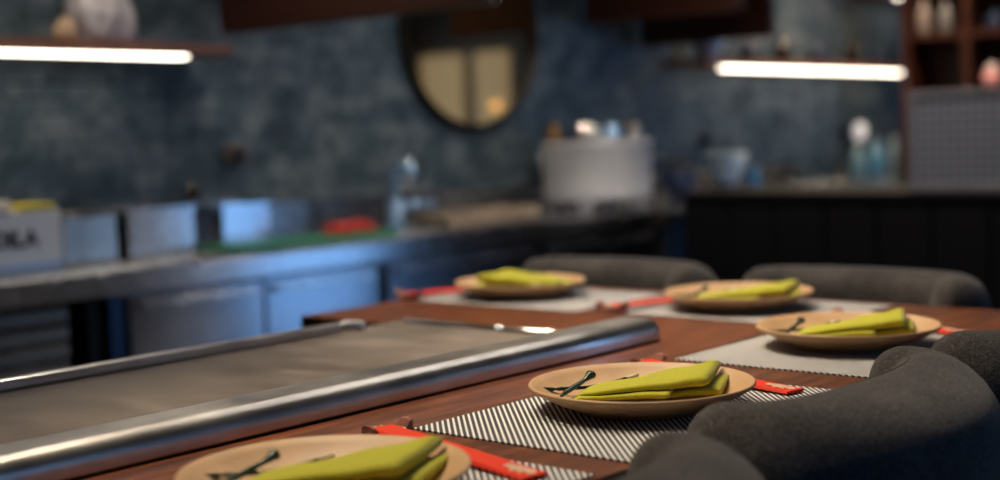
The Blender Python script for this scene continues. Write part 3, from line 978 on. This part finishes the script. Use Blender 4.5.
# ================================================================ WALL THINGS
mr = empty('round_mirror', (3.30, WY - .03, 1.645), 0, 'large round bronze mirror on the slate wall', 'mirror')
RM = .465
bm = lathe([(0, 0), (RM - .02, 0), (RM - .02, .012), (0, .012)], 96)
bmesh.ops.rotate(bm, verts=bm.verts, cent=(0, 0, 0), matrix=Matrix.Rotation(PI / 2, 3, 'X'))
obj('mirror_glass', bm, MIRROR, mr)
bm = lathe([(RM - .02, -.004), (RM + .005, -.004), (RM + .005, .018), (RM - .004, .024), (RM - .02, .018), (RM - .02, -.004)], 96)
bmesh.ops.rotate(bm, verts=bm.verts, cent=(0, 0, 0), matrix=Matrix.Rotation(PI / 2, 3, 'X'))
obj('mirror_frame', bm, steel('dark_bronze', (.07, .05, .03), .4), mr, True)

def wall_shelf(x0, x1, lx0, lx1, z, lh, label):
    s_ = empty('wall_shelf', ((x0 + x1) / 2, 2.94, z), 0, label, 'shelf', 'lit wall shelves')
    cx = (x0 + x1) / 2
    obj('board', box(x0 - cx, x1 - cx, 0, WY - .03 - 2.94, 0, .035, .003, 1), SHELF_WOOD, s_)
    hs = obj('lamp_housing', box(lx0 - cx - .004, lx1 - cx + .004, .016, .080, -.004, -.0005), FIXTURE, s_)
    bm = box(lx0 - cx, lx1 - cx, .02, .0745, -lh - .004, -.0045, lh * .3, 2)
    obj('lamp_tube', bm, LED, hs, True)
    return s_
wall_shelf(-.6, 1.70, -.6, 1.51, 1.466, .009, 'wooden wall shelf with a bright lamp under it and a pale stone on top')
wall_shelf(4.85, 7.75, 5.10, 7.54, 1.482, .013, 'wooden wall shelf with a bright lamp under it beyond the round mirror')
wall_shelf(7.2, 8.6, 7.3, 8.5, 1.985, .006, 'short high lit wall shelf at the top edge')

# pale rough stone on the near shelf
st = empty('stone_ornament', (1.22, 3.09, 1.5045), 0, 'pale knobbly stone ornament on the lit wall shelf', 'ornament')
def rock(cx, cz, rx, rz_, seed):
    b = bmesh.new()
    bmesh.ops.create_icosphere(b, subdivisions=4, radius=1)
    for v in b.verts:
        n1 = noise.noise(v.co * 1.6 + Vector((seed, 0, 0))) * .25 + noise.noise(v.co * 4.5 + Vector((seed, 3, 0))) * .16
        v.co = v.co * (1 + n1)
        tp_ = 1.05 - .38 * max(0, v.co.z)
        v.co = Vector((v.co.x * rx * tp_ + cx, v.co.y * rx * .7 * tp_, max(0, v.co.z * rz_ + cz)))
    return b
obj('boulder', rock(0.02, .10, .115, .18, 1), PALE_STONE, st, True)
obj('side_lump', rock(-.11, .035, .04, .05, 5), plain('tan_rough_stone', (.45, .31, .2), .8, var=.4, scale=14, bump=.6), st, True)
obj('side_lump', rock(.105, .04, .05, .075, 8), PALE_STONE, st, True)

def bowl(x, y, z, r_, h, mat, label, group=None, name='bowl'):
    b = empty(name, (x, y, z), 0, label, 'bowl', group)
    obj('bowl_body', lathe([(0, .004), (r_ * .45, .004), (r_ * .45, .0005), (r_ * .5, .0005), (r_ * .5, .006), (r_ * .8, h * .4), (r_, h), (r_ * .97, h), (r_ * .74, h * .42), (r_ * .4, .012), (0, .01)], 32), mat, b, True)
    obj('bowl_foot', lathe([(r_ * .46, .0008), (r_ * .52, .0008), (r_ * .52, .008), (r_ * .46, .008)], 24), mat, b, True)
    return b
bowl(5.10, 3.08, 1.5225, .10, .12, PALE_BLUE, 'pale blue bowl at the end of the far lit shelf')
for k, (x, h, mt) in enumerate(((5.55, .10, NAVY), (5.95, .14, DARK_BROWN), (6.4, .12, NAVY), (6.85, .16, DARK_BROWN), (7.2, .13, NAVY))):
    bottle(x, 3.10, 1.5225, h + .02, .05, mt, FIXTURE, ['squat navy bottle nearest the pale bowl on the far shelf', 'low brown bottle second after the bowl on the far shelf', 'navy bottle in the middle of the far shelf', 'tallest brown bottle on the far shelf', 'navy bottle last on the far shelf'][k], 'dark bottles on the far wall shelf')
# on the worktop beyond the bar
WT = CT + .0005
bowl(5.08, 2.98, WT + .06, .125, .17, PALE_BLUE, 'pale blue bowl standing behind the black bar', name='bowl')
obj('cake_stand', lathe([(0, 0), (.06, 0), (.06, .006), (.02, .02), (.02, .045), (.10, .052), (.10, .058), (0, .058)], 28), NAVY, None, True, (5.08, 2.98, WT))
tag(bpy.data.objects['cake_stand'], 'dark footed stand under the pale blue bowl', 'stand')
bottle(5.36, 2.97, WT, .17, .045, BLUE_GLASS, NAVY, 'bright blue bottle beside the pale blue bowl')
bowl(4.62, 2.98, WT, .10, .16, NAVY, 'navy bowl between the white pot and the pale blue bowl')
bottle(4.82, 3.06, WT, .19, .05, NAVY, FIXTURE, 'navy bottle between the two bowls')
bottle(5.22, 3.08, WT, .20, .05, DARK_BROWN, FIXTURE, 'dark brown bottle behind the pale blue bowl')
bottle(6.72, 3.0, WT, .26, .055, plain('pale_blue_glass', (.10, .18, .23), .2), STEEL, 'pale blue glass bottle first of three by the wall')
bottle(6.98, 3.0, WT, .28, .06, plain('sky_blue_glass', (.07, .19, .30), .2), STEEL, 'sky blue glass bottle in the middle of three by the wall')
bottle(7.26, 3.0, WT, .30, .055, plain('grey_blue_glass', (.13, .19, .23), .2), STEEL, 'grey blue glass bottle closest to the wooden shelf unit')
sc = empty('wall_sconce', (6.98, WY - .035, 1.09), 0, 'small white oval lamp on the slate wall above blue bottles', 'lamp')
obj('back_plate', box(-.05, .05, -.02, 0, -.05, .05, .004, 1), FIXTURE, sc)
obj('opal_shade', lathe([(0.046 * math.sin(PI * k / 12), .064 * math.cos(PI * k / 12)) for k in range(13)], 24, (0, -.10, 0)), WHITE_GLASS, sc, True)
for x, z, lb in ((1.905, 1.11, 'small brown wall socket above the steel containers'), (5.26, 1.08, 'small dark wall socket above the pale blue bowl')):
    q = empty('wall_socket', (x, WY - .027, z), 0, lb, 'socket')
    obj('plate', box(-.055, .055, -.014, 0, -.035, .035, .004, 2), FIXTURE if x > 3 else plain('brown_socket', (.10, .065, .05), .5), q)
    obj('plug', box(-.02, .02, -.045, -.0145, -.025, .015, .004, 2), FIXTURE, q)

# vertical wooden fins hanging from the ceiling in front of the wall
for x, y0, y1, z0, lb in ((1.84, 1.85, 3.20, 1.575, 'dark red wooden fin hanging above the green cutting board'),
                          (4.13, 2.30, 3.20, 1.70, 'dark red wooden fin hanging above the white pot'),
                          (4.62, 2.42, 3.20, 1.60, 'lower dark red wooden fin hanging next to the far lit shelf')):
    f = empty('hanging_fin', (x, (y0 + y1) / 2, z0), 0, lb, 'panel', 'hanging wooden fins')
    h = (y1 - y0) / 2
    obj('board', box(0, .05, -h, h, 0, 2.949 - z0, .004, 1), RED_WOOD, f)
    obj('edge_trim', box(-.004, .054, -h, h, -.012, -.0005, .002, 1), RED_WOOD, f)
